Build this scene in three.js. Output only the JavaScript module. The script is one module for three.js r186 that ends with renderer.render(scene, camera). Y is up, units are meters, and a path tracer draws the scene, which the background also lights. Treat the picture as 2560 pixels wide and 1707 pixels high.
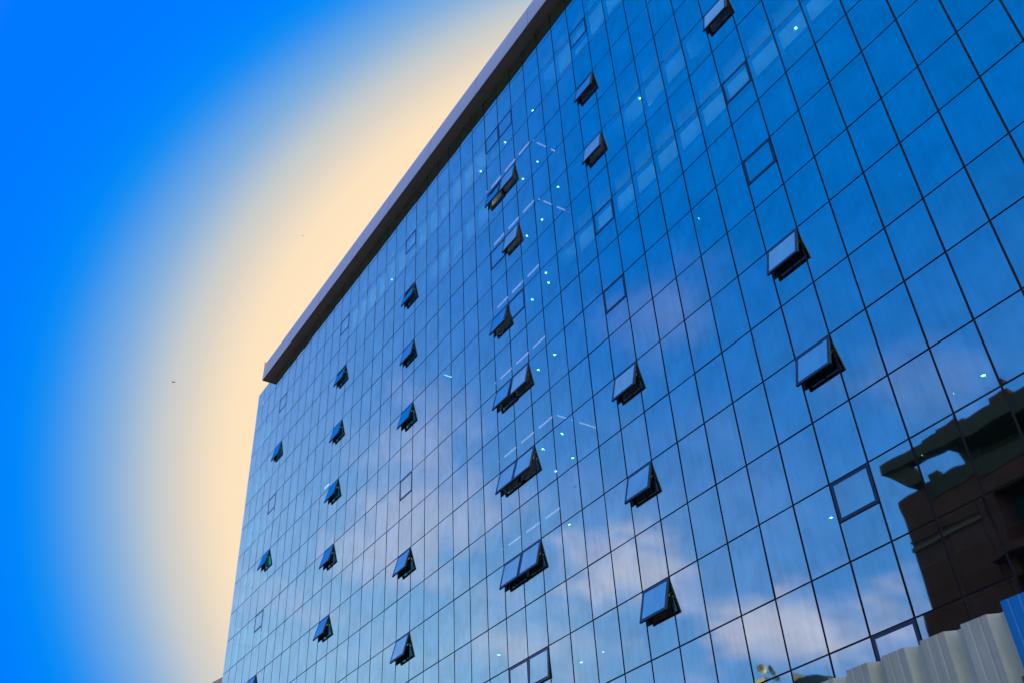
import * as THREE from 'three';
import { mergeGeometries, toCreasedNormals } from 'three/addons/utils/BufferGeometryUtils.js';
import { RectAreaLightUniformsLib } from 'three/addons/lights/RectAreaLightUniformsLib.js';

// ------------------------------------------------------------------ camera, sky, sun, exposure
const scene = new THREE.Scene();
const camera = new THREE.PerspectiveCamera(38.1623, 1024 / 682, 0.1, 2000);
camera.position.set(13.3076, 1.6, 18.3199);
{
  const right = new THREE.Vector3(0.5406796, -0.0463990, -0.8399480);
  const up = new THREE.Vector3(0.5266184, 0.7972959, 0.2949446);
  const back = new THREE.Vector3(0.6560020, -0.6018026, 0.4555162);
  camera.quaternion.setFromRotationMatrix(new THREE.Matrix4().makeBasis(right, up, back));
}
camera.updateMatrixWorld();
camera.updateProjectionMatrix();
const renderer = new THREE.WebGLRenderer({ antialias: true });
renderer.setSize(1024, 682);
renderer.toneMapping = THREE.LinearToneMapping;
renderer.toneMappingExposure = 1.0;
renderer.shadowMap.enabled = true;
RectAreaLightUniformsLib.init();

let seed = 20240611;
function rnd() { seed = (seed + 0x6D2B79F5) | 0; let t = Math.imul(seed ^ (seed >>> 15), 1 | seed); t = (t + Math.imul(t ^ (t >>> 7), 61 | t)) ^ t; return ((t ^ (t >>> 14)) >>> 0) / 4294967296; }
const rr = (a, b) => a + (b - a) * rnd();
const clamp = (x, a = 0, b = 1) => Math.min(b, Math.max(a, x));
const smooth = (a, b, x) => { const t = clamp((x - a) / (b - a)); return t * t * (3 - 2 * t); };
const lin = (c) => (c <= 0.04045 ? c / 12.92 : ((c + 0.055) / 1.055) ** 2.4);

// lattice noise for clouds and textures
const perm = new Uint8Array(512);
{ const p = Array.from({ length: 256 }, (_, i) => i); for (let i = 255; i > 0; i--) { const j = Math.floor(rnd() * (i + 1)); [p[i], p[j]] = [p[j], p[i]]; } for (let i = 0; i < 512; i++) perm[i] = p[i & 255]; }
function noise3(x, y, z) {
  const X = Math.floor(x), Y = Math.floor(y), Z = Math.floor(z);
  const fx = x - X, fy = y - Y, fz = z - Z;
  const u = fx * fx * (3 - 2 * fx), v = fy * fy * (3 - 2 * fy), w = fz * fz * (3 - 2 * fz);
  const h = (i, j, k) => perm[perm[perm[(X + i) & 255] + ((Y + j) & 255)] + ((Z + k) & 255)] / 255;
  const l = (a, b, t) => a + (b - a) * t;
  return l(l(l(h(0, 0, 0), h(1, 0, 0), u), l(h(0, 1, 0), h(1, 1, 0), u), v), l(l(h(0, 0, 1), h(1, 0, 1), u), l(h(0, 1, 1), h(1, 1, 1), u), v), w);
}
function fbm(x, y, z, n = 5) { let s = 0, a = 0.5, t = 0; for (let i = 0; i < n; i++) { s += a * noise3(x, y, z); t += a; a *= 0.5; x = x * 2.03 + 7.1; y = y * 2.03 + 3.3; z = z * 2.03 + 5.7; } return s / t; }

// the sun stands low behind the office block; a wide warm aureole surrounds it, then clear blue, with thin cloud in the other half of the sky
const SUN = new THREE.Vector3(-0.588, 0.426, -0.688).normalize();
const AUREOLE = [[29, 255, 229, 192], [30.3, 252, 228, 192], [31.6, 238, 220, 196], [32.8, 217, 210, 200], [33.8, 200, 204, 205], [34.7, 178, 195, 211], [35.4, 160, 186, 216], [36.4, 130, 175, 222], [37.6, 100, 163, 230], [38.8, 66, 150, 238], [39.4, 44, 146, 241], [40, 22, 141, 245], [41, 0, 135, 250], [42.5, 0, 127, 254], [46, 0, 121, 255], [60, 0, 120, 255]]
  .map(([t, r, g, b]) => [t, lin(r / 255), lin(g / 255), lin(b / 255)]);
function aureole(t, out) {
  if (t <= AUREOLE[0][0]) { out[0] = AUREOLE[0][1]; out[1] = AUREOLE[0][2]; out[2] = AUREOLE[0][3]; return; }
  for (let i = 1; i < AUREOLE.length; i++) if (t <= AUREOLE[i][0]) {
    const a = AUREOLE[i - 1], b = AUREOLE[i], k = (t - a[0]) / (b[0] - a[0]);
    for (let c = 0; c < 3; c++) out[c] = a[c + 1] + (b[c + 1] - a[c + 1]) * k;
    return;
  }
  const l = AUREOLE[AUREOLE.length - 1]; out[0] = l[1]; out[1] = l[2]; out[2] = l[3];
}
const CLOUDS = [[41, 23.4, 5.5, 3.2, 0.70], [51.5, 19.0, 10, 3.2, 0.60], [28, 29, 7, 9, 0.30], [45.5, 37.5, 7, 4, 0.11], [32, 19, 14, 6, 0.28], [60, 31, 8, 4, 0.09], [45, 26, 14, 8, 0.05]]
  .map(([az, el, ra, re, s]) => ({ az, el, ra, re, s }));
function skyColor(dx, dy, dz, out) {
  const R2D = 180 / Math.PI;
  const el = Math.asin(clamp(dy, -1, 1)) * R2D, az = Math.atan2(dz, -dx) * R2D;   // az: 0 along -x, grows towards +z
  const th = Math.acos(clamp(dx * SUN.x + dy * SUN.y + dz * SUN.z, -1, 1)) * R2D;
  aureole(th + Math.min(3, 0.0065 * (el - 36) ** 2), out);
  const dim = smooth(50, 100, th);                                              // clear sky is darkest about 90 degrees from the sun
  out[1] *= 1 - 0.06 * dim; out[2] *= 1 - 0.14 * dim;
  // thin high haze, thickest low down, on the side away from the aureole
  const away = smooth(5, 15, az) * (1 - smooth(150, 178, az));
  const q = fbm(dx * 2.2 + 4, dy * 3.1, dz * 2.2 + 9, 4);
  let veil = away * (0.0 + 0.72 * (1 - smooth(10, 44, el)) * (1 - 0.55 * smooth(26, 60, az)) + 0.36 * (1 - smooth(14, 44, az)) + 0.5 * smooth(82, 110, az)) * (0.72 + 0.6 * q);
  // clouds
  const den = Math.max(dy, 0.06) + 0.12;
  const f = 0.5 + 1.7 * (fbm(dx / den * 2.6 + 11, dz / den * 2.6 + 3, 2.5, 6) - 0.5);
  const f2 = 0.5 + 1.9 * (0.65 * fbm(dx / den * 6.5 + 2, dz / den * 4.2 + 8, 6.5, 6) + 0.35 * fbm(dx / den * 2.3 + 21, dz / den * 2.3 + 13, 1.5, 4) - 0.5);
  let c = 0;
  for (const k of CLOUDS) { const a = (az - k.az) / k.ra, e = (el - k.el) / k.re; const g = Math.exp(-(a * a + e * e)); if (g > 0.01) c = Math.max(c, k.s * smooth(-0.1, 0.55, f2 - (0.88 - 0.66 * g))); }
  const broad = smooth(78, 112, Math.abs(az)) * smooth(0.22, 0.50, f) * 0.92 * (az > 0 ? 1 : smooth(60, 90, th));  // broken cloud over the other half
  c = clamp(Math.max(c, broad));
  veil = clamp(veil);
  const wh = smooth(75, 110, az), H = [0.44 + 0.40 * wh, 0.58 + 0.24 * wh, 1.20 - 0.34 * wh];
  for (let i = 0; i < 3; i++) out[i] = out[i] + (H[i] - out[i]) * veil;
  const W = az > 78 || az < -78 ? [1.12, 1.06, 1.0] : [1.5, 0.86, 1.15];
  for (let i = 0; i < 3; i++) out[i] = out[i] + (W[i] - out[i]) * c;
}
{
  const W = 2048, H = 1024, data = new Float32Array(W * H * 4), o = [0, 0, 0];
  for (let j = 0; j < H; j++) {
    const e = ((j + 0.5) / H - 0.5) * Math.PI, y = Math.sin(Math.max(e, 0.004)), cz = Math.cos(Math.max(e, 0.004));
    if (e < -0.01 && j > 0 && j % 512 !== 0 && j > 8) { data.copyWithin(j * W * 4, (j - 1) * W * 4, j * W * 4); continue; }
    for (let i = 0; i < W; i++) {
      const a = ((i + 0.5) / W - 0.5) * 2 * Math.PI;
      skyColor(Math.cos(a) * cz, y, Math.sin(a) * cz, o);
      const n = (j * W + i) * 4; data[n] = o[0]; data[n + 1] = o[1]; data[n + 2] = o[2]; data[n + 3] = 1;
    }
  }
  const sky = new THREE.DataTexture(data, W, H, THREE.RGBAFormat, THREE.FloatType);
  sky.mapping = THREE.EquirectangularReflectionMapping; sky.magFilter = THREE.LinearFilter; sky.minFilter = THREE.LinearFilter; sky.wrapS = THREE.RepeatWrapping; sky.needsUpdate = true;
  scene.background = sky; scene.environment = sky;
}
const sun = new THREE.DirectionalLight(new THREE.Color(1.0, 0.93, 0.82), 3.2);
sun.position.copy(SUN).multiplyScalar(250); sun.target.position.set(0, 0, 0);
sun.castShadow = true; sun.shadow.mapSize.set(4096, 4096);
Object.assign(sun.shadow.camera, { left: -130, right: 130, top: 130, bottom: -130, near: 1, far: 600 });
scene.add(sun, sun.target);

// ------------------------------------------------------------------ helpers
const U = 1.2;                                   // width of one glazing bay
const TALL = 2.0056, LOW = 1.7545, ROW0 = 27.8773;
const rowY = (r) => { const n = -r, h = Math.floor(n / 2), odd = ((n % 2) + 2) % 2; return ROW0 - (h * (TALL + LOW) + odd * TALL); };
const WEST = -38 * U, EAST = 20 * U, TOP = 42.277, DEEP = -16;
function std(r, g, b, roughness = 0.8, metalness = 0, extra = {}) { return new THREE.MeshStandardMaterial({ color: new THREE.Color().setRGB(r, g, b), roughness, metalness, ...extra }); }
function box(x0, x1, y0, y1, z0, z1) { const g = new THREE.BoxGeometry(x1 - x0, y1 - y0, z1 - z0); g.translate((x0 + x1) / 2, (y0 + y1) / 2, (z0 + z1) / 2); return g; }
function metreUV(g) {                             // box-projected uv in metres
  const n = g.index ? g.toNonIndexed() : g, p = n.attributes.position, nn = n.attributes.normal, uv = new Float32Array(p.count * 2);
  for (let i = 0; i < p.count; i++) {
    const ax = Math.abs(nn.getX(i)), ay = Math.abs(nn.getY(i)), az = Math.abs(nn.getZ(i));
    const [u, v] = ax > ay && ax > az ? [p.getZ(i), p.getY(i)] : ay > az ? [p.getX(i), p.getZ(i)] : [p.getX(i), p.getY(i)];
    uv[i * 2] = u; uv[i * 2 + 1] = v;
  }
  n.setAttribute('uv', new THREE.BufferAttribute(uv, 2));
  return n;
}
const join = (list) => mergeGeometries(list.map((g) => (g.index ? g.toNonIndexed() : g)));
function mesh(name, geometry, material, parent = scene) { const m = new THREE.Mesh(geometry, material); m.name = name; m.castShadow = m.receiveShadow = true; parent.add(m); return m; }
const taken = {};
function numbered(name) { taken[name] = (taken[name] ?? -1) + 1; return taken[name] ? `${name}_${String(taken[name]).padStart(3, '0')}` : name; }
function thing(name, label, category, [x, y, z] = [0, 0, 0], group) { const o = new THREE.Group(); o.name = numbered(name); o.position.set(x, y, z); o.userData = { label, category }; if (group) o.userData.group = group; scene.add(o); return o; }
function part(name, parent, [x, y, z] = [0, 0, 0]) { const o = new THREE.Group(); o.name = name; o.position.set(x, y, z); parent.add(o); return o; }
function tile(size, fn, srgb = false) {           // repeating colour or value texture
  const d = new Uint8Array(size * size * 4);
  for (let j = 0; j < size; j++) for (let i = 0; i < size; i++) { const c = fn(i / size, j / size); const n = (j * size + i) * 4; d[n] = clamp(c[0]) * 255; d[n + 1] = clamp(c[1]) * 255; d[n + 2] = clamp(c[2]) * 255; d[n + 3] = 255; }
  const t = new THREE.DataTexture(d, size, size, THREE.RGBAFormat); t.wrapS = t.wrapT = THREE.RepeatWrapping; t.magFilter = THREE.LinearFilter; t.minFilter = THREE.LinearMipmapLinearFilter; t.generateMipmaps = true;
  if (srgb) t.colorSpace = THREE.SRGBColorSpace; t.needsUpdate = true; return t;
}
// noise that repeats over the unit square
function wrapNoise(u, v, f, s) { const a = u * 2 * Math.PI, b = v * 2 * Math.PI, r = f / (2 * Math.PI); return fbm(Math.cos(a) * r + s, Math.sin(a) * r + Math.cos(b) * r * 1.0 + s * 2, Math.sin(b) * r + s * 3, 4); }

// ------------------------------------------------------------------ materials
// slow waves in the heat-strengthened glass, 4 m to a repeat
const waveMap = (() => {
  const n = 256, d = new Float32Array(n * n * 4), w = [];
  for (let i = 0; i < 46; i++) { const kx = Math.round(rr(-7, 7)), ky = Math.round(rr(-7, 7)), k = Math.hypot(kx, ky); if (k < 1.5) continue; w.push([kx, ky, rr(0, 6.283), 1 / k ** 1.9]); }
  let m = 0; const h = new Float32Array(n * n);
  for (let j = 0; j < n; j++) for (let i = 0; i < n; i++) { let s = 0; for (const [a, b, p, q] of w) s += q * Math.sin(2 * Math.PI * (a * i + b * j) / n + p); h[j * n + i] = s; m = Math.max(m, Math.abs(s)); }
  for (let i = 0; i < n * n; i++) { const v = 0.5 + 0.5 * h[i] / m; d[i * 4] = d[i * 4 + 1] = d[i * 4 + 2] = v; d[i * 4 + 3] = 1; }
  const t = new THREE.DataTexture(d, n, n, THREE.RGBAFormat, THREE.FloatType); t.wrapS = t.wrapT = THREE.RepeatWrapping; t.magFilter = t.minFilter = THREE.LinearFilter; t.repeat.set(0.25, 0.25); t.needsUpdate = true; return t;
})();
const grimeMap = tile(256, (u, v) => { const a = fbm(u * 42, v * 3.0, 4, 4), b = wrapNoise(u, v, 9, 7), k = 0.965 + 0.07 * (a - 0.5) + 0.12 * (b - 0.5); return [k, k, k]; }, true);   // rain streaks and film on the coating
grimeMap.repeat.set(0.25, 0.25);
const coated = new THREE.MeshPhysicalMaterial({ color: new THREE.Color().setRGB(0.62, 1.0, 0.74), metalness: 1, roughness: 0.02, transparent: true, opacity: 0.82, map: grimeMap, bumpMap: waveMap, bumpScale: 0.0015, name: 'coated_glass' });
const clear = new THREE.MeshPhysicalMaterial({ color: new THREE.Color().setRGB(0.24, 0.82, 0.95), roughness: 0.0, transmission: 1, thickness: 0, ior: 1.5, name: 'clear_glass' });
const glassEdge = std(0.015, 0.03, 0.035, 0.5);
const GLASSES = [[0, 0, 0], [-0.03, -0.03, -0.02], [0.03, 0.02, 0.01], [-0.02, 0.02, 0.02]].map(([r, g, b]) => { const m = coated.clone(); m.color.r += r; m.color.g = Math.min(1, m.color.g + g); m.color.b += b; return [m, clear, glassEdge]; });   // coating batches
const GLASS = GLASSES[0], anyGlass = () => GLASSES[Math.floor(rnd() * 4)];
const mullionMat = std(0.012, 0.012, 0.014, 0.55);
const gasket = std(0.02, 0.018, 0.018, 0.8);
const sashMat = std(0.012, 0.045, 0.10, 0.30, 0.0);
const sashInner = std(0.012, 0.011, 0.011, 0.6);
const steel = std(0.55, 0.53, 0.50, 0.35, 1);
const soffitMat = std(0.26, 0.19, 0.16, 0.7);
const fasciaMat = std(0.70, 0.66, 0.52, 0.34, 0.35);
const trimMat = std(0.62, 0.60, 0.60, 0.4, 0.8);
const concrete = std(0.30, 0.29, 0.28, 0.9);
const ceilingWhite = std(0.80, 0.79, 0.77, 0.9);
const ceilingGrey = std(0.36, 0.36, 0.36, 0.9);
const carpet = std(0.20, 0.20, 0.21, 0.95);
const wallGrey = std(0.34, 0.33, 0.32, 0.9);

// ------------------------------------------------------------------ ground
{
  const asphaltMap = tile(256, (u, v) => { const n = wrapNoise(u, v, 40, 3), m = wrapNoise(u, v, 6, 8); const c = 0.20 + 0.10 * n + 0.06 * m; return [c, c, c * 1.01]; }, true);
  asphaltMap.repeat.set(0.3, 0.3);
  const g = new THREE.PlaneGeometry(1600, 1600, 1, 1); g.rotateX(-Math.PI / 2);
  const uv = g.attributes.uv; for (let i = 0; i < uv.count; i++) uv.setXY(i, uv.getX(i) * 1600, uv.getY(i) * 1600);
  const ground = mesh('ground', g, new THREE.MeshStandardMaterial({ map: asphaltMap, roughness: 0.9 })); ground.userData.kind = 'structure';
  const paving = mesh('pavement', metreUV(box(WEST - 8, EAST + 8, -0.02, 0.13, 0.3, 6)), concrete); paving.userData.kind = 'structure';
}

// ------------------------------------------------------------------ the glass office block
const tower = thing('glass_office_building', 'tall office building with blue mirrored glass walls, open awning windows and metal cornice', 'building', [0, 0, 0]);
const GAPX = 0.056, GAPY = 0.044, PT = 0.012;
function paneGeo(w, h, du, dv, inset = 0) {
  const x0 = -w / 2, x1 = w / 2, y0 = -h / 2, y1 = h / 2;
  const f = new THREE.PlaneGeometry(w, h), b = new THREE.PlaneGeometry(w, h); b.rotateY(Math.PI); b.translate(0, 0, -PT);
  const uv = f.attributes.uv; for (let i = 0; i < 4; i++) uv.setXY(i, du + uv.getX(i) * w, dv + uv.getY(i) * h);
  const e = mergeGeometries([box(x0, x0 + 0.002, y0, y1, -PT + 0.001, -0.001), box(x1 - 0.002, x1, y0, y1, -PT + 0.001, -0.001), box(x0 + 0.002, x1 - 0.002, y0, y0 + 0.002, -PT + 0.001, -0.001), box(x0 + 0.002, x1 - 0.002, y1 - 0.002, y1, -PT + 0.001, -0.001)]);
  return [f, b, e];
}
const paneCache = {};
function paneMesh(w, h) { const k = `${w.toFixed(3)}_${h.toFixed(3)}_${Math.floor(rnd() * 14)}`; return (paneCache[k] ??= mergeGeometries(paneGeo(w, h, rr(0, 4), rr(0, 4)), true)); }

const WIN_H = 1.03;
// window columns (left bay line) and their state per hinge row: degrees open, 0 = shut
const WINDOWS = {
  '-34': { 6: 0, 4: 15.4, 2: 0, 0: 15.4, '-2': 0, '-4': 15.4 },
  '-26': { 6: 0, 4: 15.4, 2: 15.4, 0: 15.4, '-2': 15.4, '-4': 15.4 },
  '-19': { 6: 0, 4: 15.4, 2: 15.4, 0: 15.6, '-2': 0, '-4': 15.2, '-6': 15.2 },
  '-12': { 6: 0, 4: 15.6, 2: 0, 0: 15.4, '-2': 15.4, '-4': 15.0, '-6': 14.6, '-8': 0 },
  '-11': { 6: 0, 4: 15.6, 2: 15.6, 0: 0, '-2': 12.2, '-4': 15.0, '-6': 14.6, '-8': 3.2 },
  '-6': { 6: 0, 4: 15.4, 2: 15.4, 0: 0, '-2': 0, '-4': 15.4, '-6': 15.0, '-8': 14.8 },
  0: { 2: 15.4, 0: 0, '-2': 0, '-4': 15.4, '-6': 15.4, '-8': 0, '-10': 0 },
};
const isWin = (c, r) => WINDOWS[c] && r in WINDOWS[c];
// every fixed pane of the front
const cells = [];
for (let c = -38; c < 20; c++) for (let r = 8; r > -14; r--) {
  let y1 = r === 8 ? TOP : rowY(r), y0 = rowY(r - 1);
  if (isWin(c, r)) y1 = rowY(r) - WIN_H - 0.004;
  cells.push({ c, r, x: (c + 0.5) * U, y: (y0 + y1) / 2, w: U - GAPX, h: y1 - y0 - GAPY });
}
const NDC = (x, y) => { const v = new THREE.Vector3(x, y, 0).project(camera); return [v.x * 1280, v.y * 853]; };
for (const k of cells) {
  const q = [[-1, -1], [1, -1], [1, 1], [-1, 1]].map(([a, b]) => NDC(k.x + a * k.w / 2, k.y + b * k.h / 2).map((v, i) => clamp(v, i ? -853 : -1280, i ? 853 : 1280)));
  let s = 0; for (let i = 0; i < 4; i++) { const [x0, y0] = q[i], [x1, y1] = q[(i + 1) % 4]; s += x0 * y1 - x1 * y0; }
  k.area = Math.abs(s) / 2;
}
cells.sort((a, b) => b.area - a.area);
{
  const rest = [[], [], []];
  cells.forEach((k, i) => {
    const tx = rr(-0.0055, 0.0055), ty = rr(-0.0055, 0.0055);
    if (i < 300) { const m = mesh('pane', paneMesh(k.w, k.h), anyGlass(), tower); m.position.set(k.x, k.y, 0); m.rotation.set(tx, ty, 0); return; }
    const mtx = new THREE.Matrix4().makeRotationFromEuler(new THREE.Euler(tx, ty, 0)).setPosition(k.x, k.y, 0);
    paneGeo(k.w, k.h, rr(0, 4), rr(0, 4)).forEach((g, n) => rest[n].push(g.applyMatrix4(mtx)));
  });
  const far = mesh('far_panes', mergeGeometries(rest.map((l) => mergeGeometries(l)), true), GLASS, tower);
  far.userData.kind = 'stuff';
}
// mullions run behind the joints; transoms butt between them
const MW = 0.104, MD0 = -0.03, MD1 = -0.20;
for (let c = -38; c <= 20; c++) {
  const x = c * U + (c === -38 ? MW / 2 : 0);
  mesh('mullion', box(x - MW / 2, x + MW / 2, 0.1, TOP - 0.01, MD1, MD0), mullionMat, tower);
}
for (let r = 7; r > -14; r--) {
  const y = rowY(r);
  mesh('transom', box(WEST + MW, EAST - MW / 2, y - 0.046, y + 0.046, MD1 + 0.03, MD0 - 0.004), mullionMat, tower);
}
// awning windows
const winFrames = (() => {
  const b = 0.088, w = U - 0.022, h = WIN_H - 0.012, d = 0.055, t = 0.004;
  const ring = (z0, z1, bb) => join([box(-w / 2, w / 2, -bb - 0.006, -0.006, z0, z1), box(-w / 2, w / 2, -h - 0.006, -h + bb - 0.006, z0, z1), box(-w / 2, -w / 2 + bb, -h + bb - 0.006, -bb - 0.006, z0, z1), box(w / 2 - bb, w / 2, -h + bb - 0.006, -bb - 0.006, z0, z1)]);
  return { outer: ring(-0.012, t, b), inner: ring(-d, -0.0125, b * 0.8), pw: w - 2 * b + 0.006, ph: h - 2 * b + 0.006, py: -h / 2 - 0.006, w, h };
})();
const openingFrame = join([box(-U / 2 + MW / 2 + 0.002, -U / 2 + MW / 2 + 0.04, -WIN_H, -0.03, -0.16, -0.065), box(U / 2 - MW / 2 - 0.04, U / 2 - MW / 2 - 0.002, -WIN_H, -0.03, -0.16, -0.065), box(-U / 2 + MW / 2 + 0.002, U / 2 - MW / 2 - 0.002, -WIN_H - 0.045, -WIN_H, -0.165, -0.014)]);
for (const [cs, rows] of Object.entries(WINDOWS)) for (const [rs, deg] of Object.entries(rows)) {
  const c = +cs, r = +rs, w = part('awning_window', tower, [(c + 0.5) * U, rowY(r), 0]);
  const a = -THREE.MathUtils.degToRad(deg > 6 ? deg - (r >= 2 ? 3.6 : r === 0 ? 1.6 : 0) + rr(-1.3, 1.0) : deg);
  const f = mesh('sash_frame', winFrames.outer, sashMat, w); f.rotation.x = a;
  const fi = mesh('sash_lining', winFrames.inner, sashInner, w); fi.rotation.x = a;
  const g = mesh('pane', mergeGeometries(paneGeo(winFrames.pw, winFrames.ph, rr(0, 4), rr(0, 4)).map((q) => q.translate(0, winFrames.py, 0)), true), anyGlass(), w); g.rotation.set(a + rr(-0.004, 0.004), 0, 0);
  mesh('opening_frame', openingFrame, sashInner, w);
  if (deg > 6) for (const s of [-1, 1]) {          // friction stays either side
    const x = s * (winFrames.w / 2 - 0.03), L = WIN_H * 0.62;
    const p = new THREE.Vector3(x, -L * Math.cos(-a) , L * Math.sin(-a) - 0.05), q = new THREE.Vector3(x, -WIN_H * 0.38, -0.07), m2 = new THREE.Vector3(x, -WIN_H * 0.16, 0.0 + Math.sin(-a) * WIN_H * 0.16 - 0.05);
    const bar = (A, B) => { const l = A.distanceTo(B), g2 = new THREE.BoxGeometry(0.006, l, 0.022); g2.applyMatrix4(new THREE.Matrix4().makeRotationFromQuaternion(new THREE.Quaternion().setFromUnitVectors(new THREE.Vector3(0, 1, 0), B.clone().sub(A).normalize()))); g2.translate((A.x + B.x) / 2, (A.y + B.y) / 2, (A.z + B.z) / 2); return g2; };
    mesh('stay', join([bar(p, q), bar(m2, q.clone().setY(-WIN_H * 0.30))]), steel, w);
  }
  if (deg > 6) mesh('handle', join([box(-0.02, 0.02, -winFrames.h + 0.03, -winFrames.h + 0.12, -0.085, -0.055)]).rotateX(a), sashInner, w);
}
// floors, ceilings, walls behind the glass
for (let r = 7; r >= -13; r -= 2) {
  const y = rowY(r);
  mesh('floor_slab', box(WEST + 0.1, EAST, y - 0.32, y - 0.02, DEEP, MD1 - 0.004), r === 7 ? concrete : carpet, tower);
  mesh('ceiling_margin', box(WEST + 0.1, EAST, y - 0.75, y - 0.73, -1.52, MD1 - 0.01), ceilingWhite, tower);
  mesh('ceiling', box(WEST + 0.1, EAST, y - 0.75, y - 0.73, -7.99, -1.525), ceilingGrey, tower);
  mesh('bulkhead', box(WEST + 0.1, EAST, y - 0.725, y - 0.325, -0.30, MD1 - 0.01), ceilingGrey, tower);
}
mesh('core_wall', box(WEST + 6, EAST - 0.3, 0, 40.5, -8.2, -8), wallGrey, tower);
mesh('rear_wall', box(WEST + 0.1, EAST, 0, TOP, DEEP - 0.3, DEEP - 0.002), wallGrey, tower);
mesh('end_wall', box(EAST + 0.04, EAST + 0.3, 0, TOP, DEEP, -0.02), wallGrey, tower);
mesh('roof_slab', box(WEST + 0.1, EAST, TOP - 0.28, TOP - 0.02, DEEP, MD1 - 0.004), concrete, tower);
{ // glazed west flank
  for (let k = 0; k < 13; k++) { const z = -0.20 - k * 1.21; mesh('side_mullion', box(WEST + 0.012, WEST + 0.10, 0.1, TOP - 0.3, z - 0.05, z), mullionMat, tower); }
  for (let r = 7; r > -14; r--) {
    const y0 = rowY(r - 1) + (r % 2 === 0 ? 0.02 : 0.02), y1 = rowY(r) - 0.05;
    mesh('side_pane', box(WEST + 0.002, WEST + 0.010, y0, y1, -14.8, -0.19), clear, tower);
    mesh('side_transom', box(WEST + 0.012, WEST + 0.09, rowY(r) - 0.05, rowY(r) + (((r % 2) + 2) % 2 ? 0.02 : 0.02), -14.8, -0.26), mullionMat, tower);
    if (((r % 2) + 2) % 2) mesh('side_spandrel', box(WEST + 0.103, WEST + 0.14, rowY(r) - 0.74, rowY(r) - 0.33, -14.8, -0.31), mullionMat, tower);
  }
  mesh('side_wall', box(WEST, WEST + 0.1, 0, TOP, DEEP, -14.8), wallGrey, tower);
}
mesh('parapet_cap', box(WEST, -43.66, TOP, TOP + 0.035, -0.5, 0.004), mullionMat, tower);
{ // projecting cornice: dark soffit, bowed metal fascia panels
  const cornice = part('cornice', tower, [0, TOP, 0]);
  const X0 = -43.6, D = 0.54, Ht = 1.62, y0 = 0.04;
  mesh('trim', box(X0, EAST, 0.0, 0.036, -0.02, 0.02), trimMat, cornice);
  for (let x = X0; x < EAST - 0.1; x += 4.88) mesh('soffit_panel', box(x + 0.004, Math.min(x + 4.876, EAST), y0, y0 + 0.03, -0.3, D - 0.03), soffitMat, cornice);
  const prof = []; for (let i = 0; i <= 10; i++) { const t = i / 10; prof.push([y0 + Ht * t, D - 0.16 * t * t]); }
  let first = true;
  for (let x = X0; x < EAST - 0.1; x += 4.88) {
    const xa = x + (first ? 0 : 0.010), xb = Math.min(x + 4.870, EAST), pos = [], nor = [], uv = [], idx = [];
    prof.forEach(([y, z], i) => { const t = i / 10, dz = -0.32 * t / Ht, l = Math.hypot(1, dz); for (const xx of [xa, xb]) { pos.push(xx, y, z); nor.push(0, -dz / l, 1 / l); uv.push(xx, y); } if (i) { const b = i * 2; idx.push(b - 2, b - 1, b + 1, b - 2, b + 1, b); } });
    const g = new THREE.BufferGeometry(); g.setAttribute('position', new THREE.Float32BufferAttribute(pos, 3)); g.setAttribute('normal', new THREE.Float32BufferAttribute(nor, 3)); g.setAttribute('uv', new THREE.Float32BufferAttribute(uv, 2)); g.setIndex(idx);
    mesh('fascia_panel', g, fasciaMat, cornice);
    first = false;
  }
  mesh('corner_panel', box(X0 - 0.004, X0 - 0.001, y0, y0 + Ht, -0.6, D - 0.02), fasciaMat, cornice);
  mesh('roof_edge', box(X0, EAST, y0 + Ht - 0.03, y0 + Ht - 0.002, -0.6, D - 0.18), trimMat, cornice);
  mesh('backing', box(X0 + 0.01, EAST, y0 + 0.04, y0 + Ht - 0.035, -0.58, D - 0.20), mullionMat, cornice);
}

// ------------------------------------------------------------------ lamps seen through the glass
const lampDisc = (() => { const g = new THREE.CylinderGeometry(0.044, 0.044, 0.012, 20); return g; })();
const lampRing = (() => { const g = new THREE.TorusGeometry(0.062, 0.010, 8, 24); g.rotateX(Math.PI / 2); return g; })();
const lampGlow = new THREE.MeshStandardMaterial({ color: 0x111111, emissive: new THREE.Color(1, 0.97, 0.92), emissiveIntensity: 18 });
const lampAmber = new THREE.MeshStandardMaterial({ color: 0x111111, emissive: new THREE.Color(1, 0.62, 0.2), emissiveIntensity: 3 });
const ringMat = std(0.7, 0.7, 0.7, 0.4);
const DOWN = { 7: [[-27.1, -1.3], [-23.81, -1.34], [-14.68, -1.39], [-17.01, -1.36], [-19.91, -1.27], [-12.23, -1.47]], 5: [[-12.17, -1.44], [-13.45, -1.45]], 3: [[-10.18, -0.9], [-12.21, -1.43], [-13.44, -1.42], [-14.67, -1.43], [-4.57, -0.94]], 1: [[-11.69, -0.98], [-12.16, -1.44], [-13.45, -1.46], [2.51, -1.24]], '-1': [[-12.21, -1.46], [-13.39, -1.45], [-3.3, -1.29]], '-3': [[-12.18, -1.45], [-13.47, -1.44], [-13.48, -2.88], [-14.67, -2.88]], '-5': [[-12.28, -1.49]], '-7': [[-15.77, -0.52], [-15.13, -3.68], [-13.9, -3.73], [3.25, -0.89], [4.11, -0.88], [1.02, -2.56], [-1.96, -2.95], [-2.51, -3.14]] };
const ordinal = { 7: 'top', 5: 'second highest', 3: 'third highest', 1: 'fourth highest', '-1': 'fifth highest', '-3': 'sixth highest', '-5': 'seventh highest', '-7': 'eighth highest' };
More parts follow.
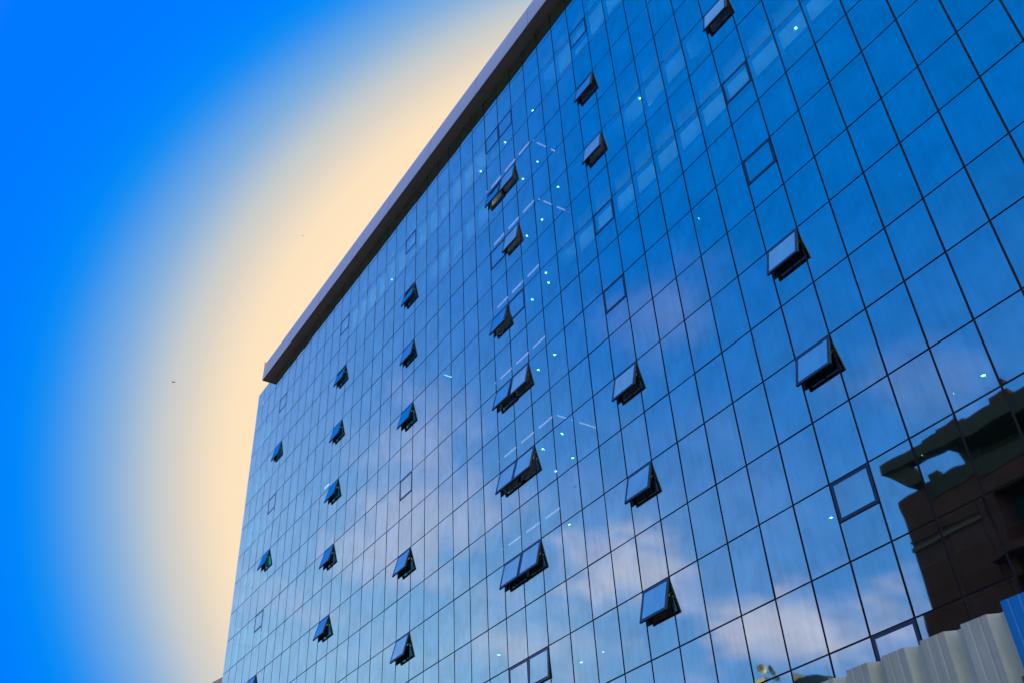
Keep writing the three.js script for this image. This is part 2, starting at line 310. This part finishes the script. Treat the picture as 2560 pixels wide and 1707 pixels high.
for (const [rs, list] of Object.entries(DOWN)) for (const [x, z] of list) {
  const y = rowY(+rs) - 0.75, amber = +rs === 3 && x === -14.67;
  const t = thing('downlight', amber ? 'small amber downlight glowing behind an open awning window' : `small round white downlight on the ${ordinal[rs]} floor ${x < -18 ? 'towards the far corner' : x < -10 ? 'beside the paired awning windows' : 'beside the wider spaced single windows'}`, 'downlight', [x, y, z], `downlights on the ${ordinal[rs]} floor`);
  const d = mesh('lamp_lens', lampDisc, amber ? lampAmber : lampGlow, t); d.position.y = -0.006;
  mesh('lamp_ring', lampRing, ringMat, t).position.y = -0.004;
  const s = new THREE.SpotLight(amber ? new THREE.Color(1, 0.7, 0.35) : new THREE.Color(1, 0.97, 0.92), 5, 8, 1.1, 0.6, 2); s.position.set(x, y - 0.03, z); s.target.position.set(x, y - 3, z); s.castShadow = true; s.shadow.radius = 2.5; scene.add(s, s.target);
}
const stripGlow = new THREE.MeshStandardMaterial({ color: 0x333333, emissive: new THREE.Color(1, 0.30, 0.32), emissiveIntensity: 4.2 });
const tubeGlow = new THREE.MeshStandardMaterial({ color: 0x333333, emissive: new THREE.Color(1, 0.98, 0.95), emissiveIntensity: 5 });
function strip(r, x0, x1, z0, z1, mat, label, power) {
  const y = rowY(r) - 0.75, w = 0.07, alongX = Math.abs(x1 - x0) > Math.abs(z1 - z0);
  const t = thing('strip_light', label, 'strip light', [(x0 + x1) / 2, y, (z0 + z1) / 2]);
  const lx = alongX ? x1 - x0 : w, lz = alongX ? w : Math.abs(z1 - z0);
  mesh('strip_housing', box(-lx / 2 - 0.012, lx / 2 + 0.012, -0.018, -0.001, -lz / 2 - 0.012, lz / 2 + 0.012), ringMat, t);
  mesh('strip_lens', box(-lx / 2, lx / 2, -0.024, -0.0185, -lz / 2, lz / 2), mat, t);
  const l = new THREE.RectAreaLight(mat.emissive, power, lx, lz); l.position.set((x0 + x1) / 2, y - 0.035, (z0 + z1) / 2); l.lookAt((x0 + x1) / 2, y - 3, (z0 + z1) / 2 + 0.0001); scene.add(l);
}
for (const r of [5, 3, 1, -1, -3, -5]) {
  strip(r, -15.1, -11.3, -0.43, -0.43, stripGlow, `pinkish strip light running along the glass on the ${ordinal[r]} floor`, 1.5);
  if ([5, 3, -3].includes(r)) strip(r, -11.2, -11.2, -2.5, -0.5, stripGlow, `pinkish strip light running inwards on the ${ordinal[r]} floor`, 1.5);
}
// pendant uplights hung along the glass wash the ceiling margin
const UPLIGHT = 9;
const upGlow = new THREE.MeshStandardMaterial({ color: 0x333333, emissive: new THREE.Color(1, 0.98, 0.95), emissiveIntensity: 2 });
for (const [r, x0, x1, k] of [[7, -33, -15.5, 1.2], [5, -22, -15.5, 0.9], [7, -10.2, 4, 1.2], [3, -5.8, -1.6, 0.9], [1, -10.2, 8, 1.25]]) {
  const y = rowY(r) - 0.75 - 0.62, L = x1 - x0, z = -1.15;
  const t = thing('pendant_uplight', `long pendant uplight behind the ${ordinal[r]} floor glass ${x0 < -20 ? 'towards the far corner' : 'past the paired windows'}`, 'uplight', [(x0 + x1) / 2, y, z]);
  mesh('lamp_housing', join([box(-L / 2, L / 2, -0.03, 0.0, -0.045, 0.045), box(-L / 2, L / 2, 0.0, 0.03, 0.03, 0.045), box(-L / 2, L / 2, 0.0, 0.03, -0.045, -0.03)]), mullionMat, t);
  mesh('lamp_tube', box(-L / 2, L / 2, 0.002, 0.022, -0.022, 0.022), upGlow, t);
  for (let x = -L / 2 + 0.4; x < L / 2; x += 2.4) mesh('hanger', box(x, x + 0.008, 0.0, 0.62, 0.046, 0.054), steel, t);
  const l = new THREE.RectAreaLight(new THREE.Color(1, 0.98, 0.95), UPLIGHT * k, L, 0.05); l.position.set((x0 + x1) / 2, y + 0.04, z); l.lookAt((x0 + x1) / 2, y + 2, z + 0.3); scene.add(l);
}
strip(7, -12.62, -12.18, -0.61, -0.61, tubeGlow, 'short white tube light on the top floor beside paired windows', 3);
strip(1, -20.2, -20.2, -1.35, -0.8, tubeGlow, 'short white tube light pointing inwards on the fourth highest floor', 3);
strip(1, -33.1, -32.45, -0.5, -0.5, tubeGlow, 'short white tube light along the glass near the narrow end of the fourth highest floor', 3);

// ------------------------------------------------------------------ corrugated fence
{
  const P = 0.2023, X0 = 10.47, Z0 = 14.65, H = 3.0;
  const fence = thing('corrugated_fence', 'fence of overlapping grey corrugated metal sheets with one blue sheet', 'fence', [0, 0, Z0]);
  const stain = (r, g, b, k) => tile(256, (u, v) => { const n = wrapNoise(u, v, 5, 2 + k), s = fbm(u * 60, 3 + k, v * 2.2, 3), m = wrapNoise(u, v, 26, 6 + k); const f = 0.86 + 0.16 * n + 0.10 * (s - 0.5) + 0.10 * (m - 0.5); return [r * f, g * f * (1 + 0.02 * (n - 0.5)), b * f]; }, true);
  const grey = [0, 1, 2].map((k) => new THREE.MeshStandardMaterial({ map: stain(0.83 - 0.025 * k, 0.90 - 0.025 * k, 0.86 - 0.025 * k, k * 3), roughness: 0.38, metalness: 0.0 }));
  const blue = new THREE.MeshStandardMaterial({ map: stain(0.0, 0.60, 0.98, 11), roughness: 0.38 });
  // one period, starting at the front left corner: wide front flat with two faint creases, slope back, narrow valley, slope forward
  const base = [[0, 0], [0.030, 0], [0.036, -0.0022], [0.042, 0], [0.078, 0], [0.084, -0.0022], [0.090, 0], [0.118, 0], [0.154, -0.042], [0.180, -0.042], [0.198, -0.002]];
  function sheet(x0, n, top, z, mat) {
    const pts = []; for (let k = 0; k < n; k++) for (const [x, d] of base) pts.push([x0 + k * P + x, d + z]); pts.push([x0 + n * P, z]); pts.push([x0 + n * P + 0.05, z]);
    const pos = [], uv = [], th = 0.0009; const ys = [0.03, 1.0, 2.0, top];
    const q = (a, b, c, d) => { pos.push(...a, ...b, ...c, ...a, ...c, ...d); for (const v of [a, b, c, a, c, d]) uv.push(v[0] / 0.9, v[1] / 1.9); };
    for (let i = 1; i < pts.length; i++) {
      const [xa, za] = pts[i - 1], [xb, zb] = pts[i];
      for (let j = 1; j < ys.length; j++) { q([xa, ys[j - 1], za], [xb, ys[j - 1], zb], [xb, ys[j], zb], [xa, ys[j], za]); q([xb, ys[j - 1], zb - th], [xa, ys[j - 1], za - th], [xa, ys[j], za - th], [xb, ys[j], zb - th]); }
      q([xa, top, za], [xb, top, zb], [xb, top, zb - th], [xa, top, za - th]);
    }
    const g = new THREE.BufferGeometry(); g.setAttribute('position', new THREE.Float32BufferAttribute(pos, 3)); g.setAttribute('uv', new THREE.Float32BufferAttribute(uv, 2)); g.computeVertexNormals();
    return mesh('sheet', g, mat, fence);
  }
  let k = 0;
  for (let i = -44; i < 5; i += 4) sheet(X0 + P * i + 0.0005, Math.min(4, 4 - Math.max(0, i + 4 - 4)), H + (i === -4 ? -0.006 : i === 0 ? 0.0 : rr(-0.012, 0.012)), (i / 4) % 2 ? 0.0 : 0.004, grey[(k++) % 3]);
  const bs = sheet(X0 + P * 4 - 0.004, 4, H + 0.022, 0.012, blue); bs.userData.label = 'blue painted corrugated sheet';
  for (let i = 8; i < 28; i += 4) sheet(X0 + P * i + 0.0005, 4, H + rr(-0.012, 0.012), 0.004 * ((i / 4) % 2), grey[(k++) % 3]);
  for (let x = 1.8; x < 16; x += 2.43) mesh('post', box(x, x + 0.06, 0, 2.9, -0.11, -0.05), std(0.2, 0.16, 0.13, 0.7), fence);
  for (const y of [0.5, 1.6, 2.7]) mesh('rail', box(1.6, 16, y, y + 0.05, -0.048, -0.034), std(0.2, 0.16, 0.13, 0.7), fence);
}

// ------------------------------------------------------------------ the building across the street, seen in the glass
{
  const b = thing('brown_building', 'dark brown building with roof canopy mirrored in the blue glass', 'building', [0, 0, 24]);
  const plaster = new THREE.MeshStandardMaterial({ map: tile(256, (u, v) => { const n = wrapNoise(u, v, 7, 4), m = wrapNoise(u, v, 40, 9), f = 0.86 + 0.2 * n + 0.12 * (m - 0.5); return [0.42 * f, 0.22 * f, 0.24 * f]; }, true), roughness: 0.9 });
  plaster.map.repeat.set(0.22, 0.22);
  const band = std(0.055, 0.034, 0.042, 0.7), pale = std(0.17, 0.095, 0.09, 0.85), dark = std(0.012, 0.012, 0.014, 0.7);
  const pane = new THREE.MeshPhysicalMaterial({ color: new THREE.Color().setRGB(0.02, 0.05, 0.06), roughness: 0.08, metalness: 0.0, ior: 1.6 });
  const put = (name, g, m, p = b) => mesh(name, metreUV(g), m, p);
  const E = -1.2;
  // piers, bands and recessed bays of the front
  put('wall', box(-13.9, -9.4, 0, 24.52, 0, 0.3), plaster); put('side_wall', box(-13.9, -13.6, 0, 24.0, 0.3, 16), plaster); put('roof_deck', box(-13.6, -9.4, 23.6, 23.8, 0.3, 16), pale);
  put('wall', box(-9.4, E, 22.85, 24.0, 0, 16), plaster);
  put('rear_body', box(-9.4, E, 0, 22.8, 1.7, 16), band);
  put('parapet_band', box(-12.0, E, 24.0, 24.85, -0.05, 0.25), band);
  put('roof_deck', box(-9.4, E, 23.9, 23.99, 0.25, 16), pale);
  put('string_course', box(-13.98, -9.3, 21.85, 22.05, -0.12, -0.002), pale);
  put('string_course', box(-13.98, -9.3, 22.30, 22.42, -0.06, -0.002), band);
  for (let f = 0; f < 6; f++) {
    const y = 22.8 - f * 3.3;
    put('balcony_slab', box(-9.38, E, y - 3.3, y - 3.0, -0.7, 1.69), plaster);
    for (let k = 0; k < 11; k++) {
      const x = -9.0 + k * 3.9;
      if (x + 3 > E) break;
      const w = part('balcony_window', b, [x, y - 3.0, 1.66]);
      put('frame', join([box(0, 0.1, 0.4, 2.5, -0.06, 0.02), box(2.9, 3.0, 0.4, 2.5, -0.06, 0.02), box(0.1, 2.9, 2.4, 2.5, -0.06, 0.02), box(0.1, 2.9, 0.4, 0.5, -0.06, 0.02), box(1.46, 1.54, 0.5, 2.4, -0.06, 0.02)]), dark, w);
      put('pane', box(0.102, 2.898, 0.502, 2.398, -0.03, -0.01), pane, w);
    }
  }
  for (let k = 0; k < 6; k++) put('pier', box(-9.35 + k * 7.8, -8.95 + k * 7.8, 0, 22.84, -0.02, 1.6), k % 2 ? pale : plaster);
  // roof terrace with a heavy canopy, bracket, post and stair room
  const can = part('canopy', b, [0, 0, 0]);
  put('slab', box(-13.92, -10.1, 25.92, 26.58, -0.6, 0.15), band, can); put('slab', box(-10.1, E, 25.92, 26.58, -0.6, 4.2), band, can);
  put('upstand', box(-11.0, E, 26.58, 26.72, -0.55, 0.1), band, can);
  const dome = new THREE.Shape([[-10.05, 26.72], [-10.05, 27.0], [-9.4, 27.12], [-8.6, 27.12], [-8.58, 27.0], [-7.0, 27.0], [-6.98, 27.34], [-6.0, 27.34], [-5.98, 27.0], [E, 27.0], [E, 26.72]].map(([x, y]) => new THREE.Vector2(x, y)));
  const dg = new THREE.ExtrudeGeometry(dome, { depth: 1.2, bevelEnabled: false, curveSegments: 8 }); dg.translate(0, 0, -0.3); put('roof_gutter', dg, plaster, can);
  const br = new THREE.Shape(); br.moveTo(-13.88, 25.92); br.lineTo(-12.7, 24.65); br.lineTo(-11.95, 24.65); br.lineTo(-11.95, 25.0); br.lineTo(-12.5, 25.915); 
  const bg = new THREE.ExtrudeGeometry(br, { depth: 0.7, bevelEnabled: false }); bg.translate(0, 0, -0.45); put('bracket', bg, band, can);
  put('post', box(-11.75, -11.2, 24.53, 25.36, 0.3, 0.8), pale, can);
  
  const room = part('stair_room', b, [0, 0, 0]);
  put('wall', box(-10.1, -8.9, 24.0, 25.915, 0.9, 4.0), pale, room);
  put('wall', box(-8.9, E, 24.0, 25.915, 1.2, 4.0), pale, room);
  put('ledge', box(-8.88, E, 24.88, 25.3, 0.6, 1.19), band, room);
  put('shutter', box(-7.9, -6.2, 24.05, 24.87, 0.9, 1.18), dark, room);
  const cable = new THREE.TubeGeometry(new THREE.CatmullRomCurve3([new THREE.Vector3(-9.1, 27.15, 0.2), new THREE.Vector3(-9.25, 27.35, 0.1), new THREE.Vector3(-9.35, 27.45, 0.1)]), 10, 0.03, 6); mesh('vent_pipe', cable, dark, b);
}

// ------------------------------------------------------------------ sunlit roofs farther off, also seen in the glass
const cream = new THREE.MeshStandardMaterial({ map: tile(256, (u, v) => { const n = wrapNoise(u, v, 6, 5), m = wrapNoise(u, v, 34, 2), f = 0.9 + 0.12 * n + 0.1 * (m - 0.5); return [0.90 * f, 0.72 * f, 0.66 * f]; }, true), roughness: 0.9 }); cream.map.repeat.set(0.2, 0.2);
{
  const h = thing('cream_house', 'cream building with flat roof parapet mirrored low in the glass', 'building', [-52, 0, 45]);
  mesh('wall', metreUV(box(-9, 8.7, 0, 26.6, 0, 12)), cream, h);
  mesh('parapet', metreUV(join([box(-9.05, 8.75, 26.6, 27.56, -0.05, 0.2), box(8.55, 8.75, 26.6, 27.56, 0.2, 12), box(-9.05, -8.85, 26.6, 27.56, 0.2, 12)])), cream, h);
  for (let f = 0; f < 7; f++) for (let k = 0; k < 4; k++) { const w = part('window', h, [-7 + k * 4, 2 + f * 3.4, 0]); mesh('frame', join([box(0, 1.6, 0, 0.08, -0.05, -0.002), box(0, 1.6, 1.5, 1.58, -0.05, -0.002), box(0, 0.08, 0.08, 1.5, -0.05, -0.002), box(1.52, 1.6, 0.08, 1.5, -0.05, -0.002)]), std(0.4, 0.36, 0.3), w); mesh('pane', box(0.08, 1.52, 0.08, 1.5, -0.03, -0.004), std(0.03, 0.04, 0.05, 0.1), w); }
  const shed = thing('blue_roofed_terrace', 'roof terrace under a sagging blue tarpaulin mirrored low in the glass', 'terrace', [-41.4, 0, 45]);
  mesh('wall', metreUV(box(-1.8, 4, 0, 24.6, 0.4, 10)), cream, shed);
  const tarp = new THREE.PlaneGeometry(5.4, 4.4, 24, 12); tarp.rotateX(-Math.PI / 2); const p = tarp.attributes.position;
  for (let i = 0; i < p.count; i++) { const x = p.getX(i), z = p.getZ(i); p.setY(i, 26.35 - Math.abs(x + 0.2) * 0.22 - 0.14 * Math.cos(x * 2.3) * 0.6 + 0.10 * Math.sin(z * 1.4) + 0.07 * z); }
  tarp.computeVertexNormals(); tarp.translate(0.9, 0, 2.2);
  mesh('tarpaulin', tarp, std(0.01, 0.12, 0.34, 0.6, 0, { side: THREE.DoubleSide }), shed);
  for (const [x, z] of [[-1.6, 0.2], [3.4, 0.2], [-1.6, 4.2], [3.4, 4.2]]) mesh('tarp_pole', new THREE.CylinderGeometry(0.04, 0.04, 1.9, 8).translate(x, 25.4, z), std(0.3, 0.28, 0.25, 0.5, 0.5), shed);
  function dish(name, label, x, y, dishMat, turn, tilt, post) {
    const d = thing(name, label, 'satellite dish', [x, y, 44.9]);
    const pr = []; for (let i = 0; i <= 14; i++) { const t = i / 14; pr.push(new THREE.Vector2(0.45 * t, 0.16 * t * t)); } for (let i = 14; i >= 0; i--) { const t = i / 14; pr.push(new THREE.Vector2(0.455 * t, 0.16 * t * t - 0.012)); }
    const g = new THREE.LatheGeometry(pr, 40); g.rotateX(-Math.PI / 2);
    const bowl = mesh('reflector', g, dishMat, d); bowl.rotation.set(tilt, turn, 0, 'YXZ');
    const arm = new THREE.TubeGeometry(new THREE.CatmullRomCurve3([new THREE.Vector3(0, -0.4, -0.13), new THREE.Vector3(0, -0.3, -0.4), new THREE.Vector3(0, -0.12, -0.55)]), 10, 0.014, 6); const am = mesh('feed_arm', arm, dishMat, d); am.rotation.copy(bowl.rotation);
    const lnb = mesh('receiver', new THREE.CylinderGeometry(0.03, 0.045, 0.12, 12).rotateX(Math.PI / 2).translate(0, -0.12, -0.56), std(0.25, 0.25, 0.25, 0.5), d); lnb.rotation.copy(bowl.rotation);
    mesh('mast', new THREE.CylinderGeometry(0.03, 0.03, post, 10).translate(0, -0.18 - post / 2, 0.14), std(0.35, 0.3, 0.25, 0.6, 0.4), d);
    mesh('bracket', box(-0.07, 0.07, -0.26, -0.06, 0.06, 0.16), std(0.25, 0.22, 0.2, 0.6, 0.4), d);
    return { d, bowl };
  }
  const a = dish('satellite_dish', 'pale satellite dish with a red logo on its reflector', -43.2, 28.26, std(0.92, 0.60, 0.50, 0.5), -0.35, -0.25, 0.55);
  const logo = mesh('logo', join([box(-0.2, -0.12, 0.05, 0.085, -0.094, -0.088), box(-0.1, -0.03, 0.05, 0.085, -0.094, -0.088), box(-0.01, 0.07, 0.05, 0.085, -0.094, -0.088), box(0.09, 0.17, 0.05, 0.085, -0.094, -0.088)]), std(0.5, 0.06, 0.04, 0.6), a.d); logo.rotation.copy(a.bowl.rotation);
  logo.position.set(0, 0, 0.06);
  dish('satellite_dish', 'black satellite dish beside the blue tarpaulin roof', -42.05, 27.86, std(0.015, 0.016, 0.022, 0.6), 0.5, -0.2, 1.1);
}
{ // neighbour past the far corner
  const n = thing('beige_building', 'beige building corner showing past the foot of the glass tower', 'building', [-85.9, 0, -12.6]);
  n.rotation.y = Math.atan2(-0.426, -2.221);   // its roof edge runs from the glass corner outwards
  mesh('wall', metreUV(box(-3.5, 40, 0, 35.2, 0, 14)), std(0.50, 0.40, 0.29, 0.9), n);
  mesh('parapet', metreUV(join([box(-3.55, 40.05, 35.2, 36, -0.05, 0.25), box(-3.55, -3.3, 35.2, 36, 0.25, 14)])), std(0.56, 0.45, 0.33, 0.9), n);
}
// ------------------------------------------------------------------ birds
function bird(label, at, span, roll, yaw, dip) {
  const o = new THREE.Group(); o.name = numbered('bird'); o.userData = { label, category: 'bird', group: 'birds in the sky' }; o.position.set(...at); o.rotation.set(0.15, yaw, roll); scene.add(o);
  const g = []; const s = span / 2;
  const body = new THREE.SphereGeometry(1, 14, 10); body.scale(s * 0.11, s * 0.10, s * 0.42); g.push(body);
  const head = new THREE.SphereGeometry(s * 0.08, 10, 8); head.translate(0, s * 0.02, -s * 0.44); g.push(head);
  const tail = new THREE.ConeGeometry(s * 0.13, s * 0.4, 6); tail.scale(1, 1, 0.25); tail.rotateX(-Math.PI / 2); tail.translate(0, 0, s * 0.5); g.push(tail);
  for (const k of [-1, 1]) { const w = new THREE.Shape(); w.moveTo(0, -0.16 * s); w.quadraticCurveTo(0.5 * s, -0.26 * s, s, 0.02 * s); w.quadraticCurveTo(0.55 * s, 0.06 * s, 0, 0.2 * s); const e = new THREE.ExtrudeGeometry(w, { depth: 0.025 * s, bevelEnabled: false, curveSegments: 6 }); e.rotateX(Math.PI / 2); if (k < 0) e.scale(-1, 1, 1); e.rotateZ(k * dip); g.push(e); }
  mesh('body', join(g), std(0.035, 0.032, 0.03, 0.8), o);
}
bird('dark bird gliding with wings spread in the pale grey sky', [-125.37, 95.61, -10.49], 0.98, -0.1, -1.2, 0.16);
bird('tiny brown bird with drooping wings high in the cream sky', [-104.82, 116.91, -22.31], 0.5, -0.2, -0.6, -0.45);
bird('tiny dark bird mirrored in the glass above the lowest open paired windows', [-69.88, 58.27, 47.01], 0.42, 0.2, 0.6, 0.2);
bird('tiny dark bird mirrored in the glass beside the partly open paired windows', [-80.0, 46.86, 42.06], 0.42, -0.2, 0.9, -0.2);

renderer.render(scene, camera);
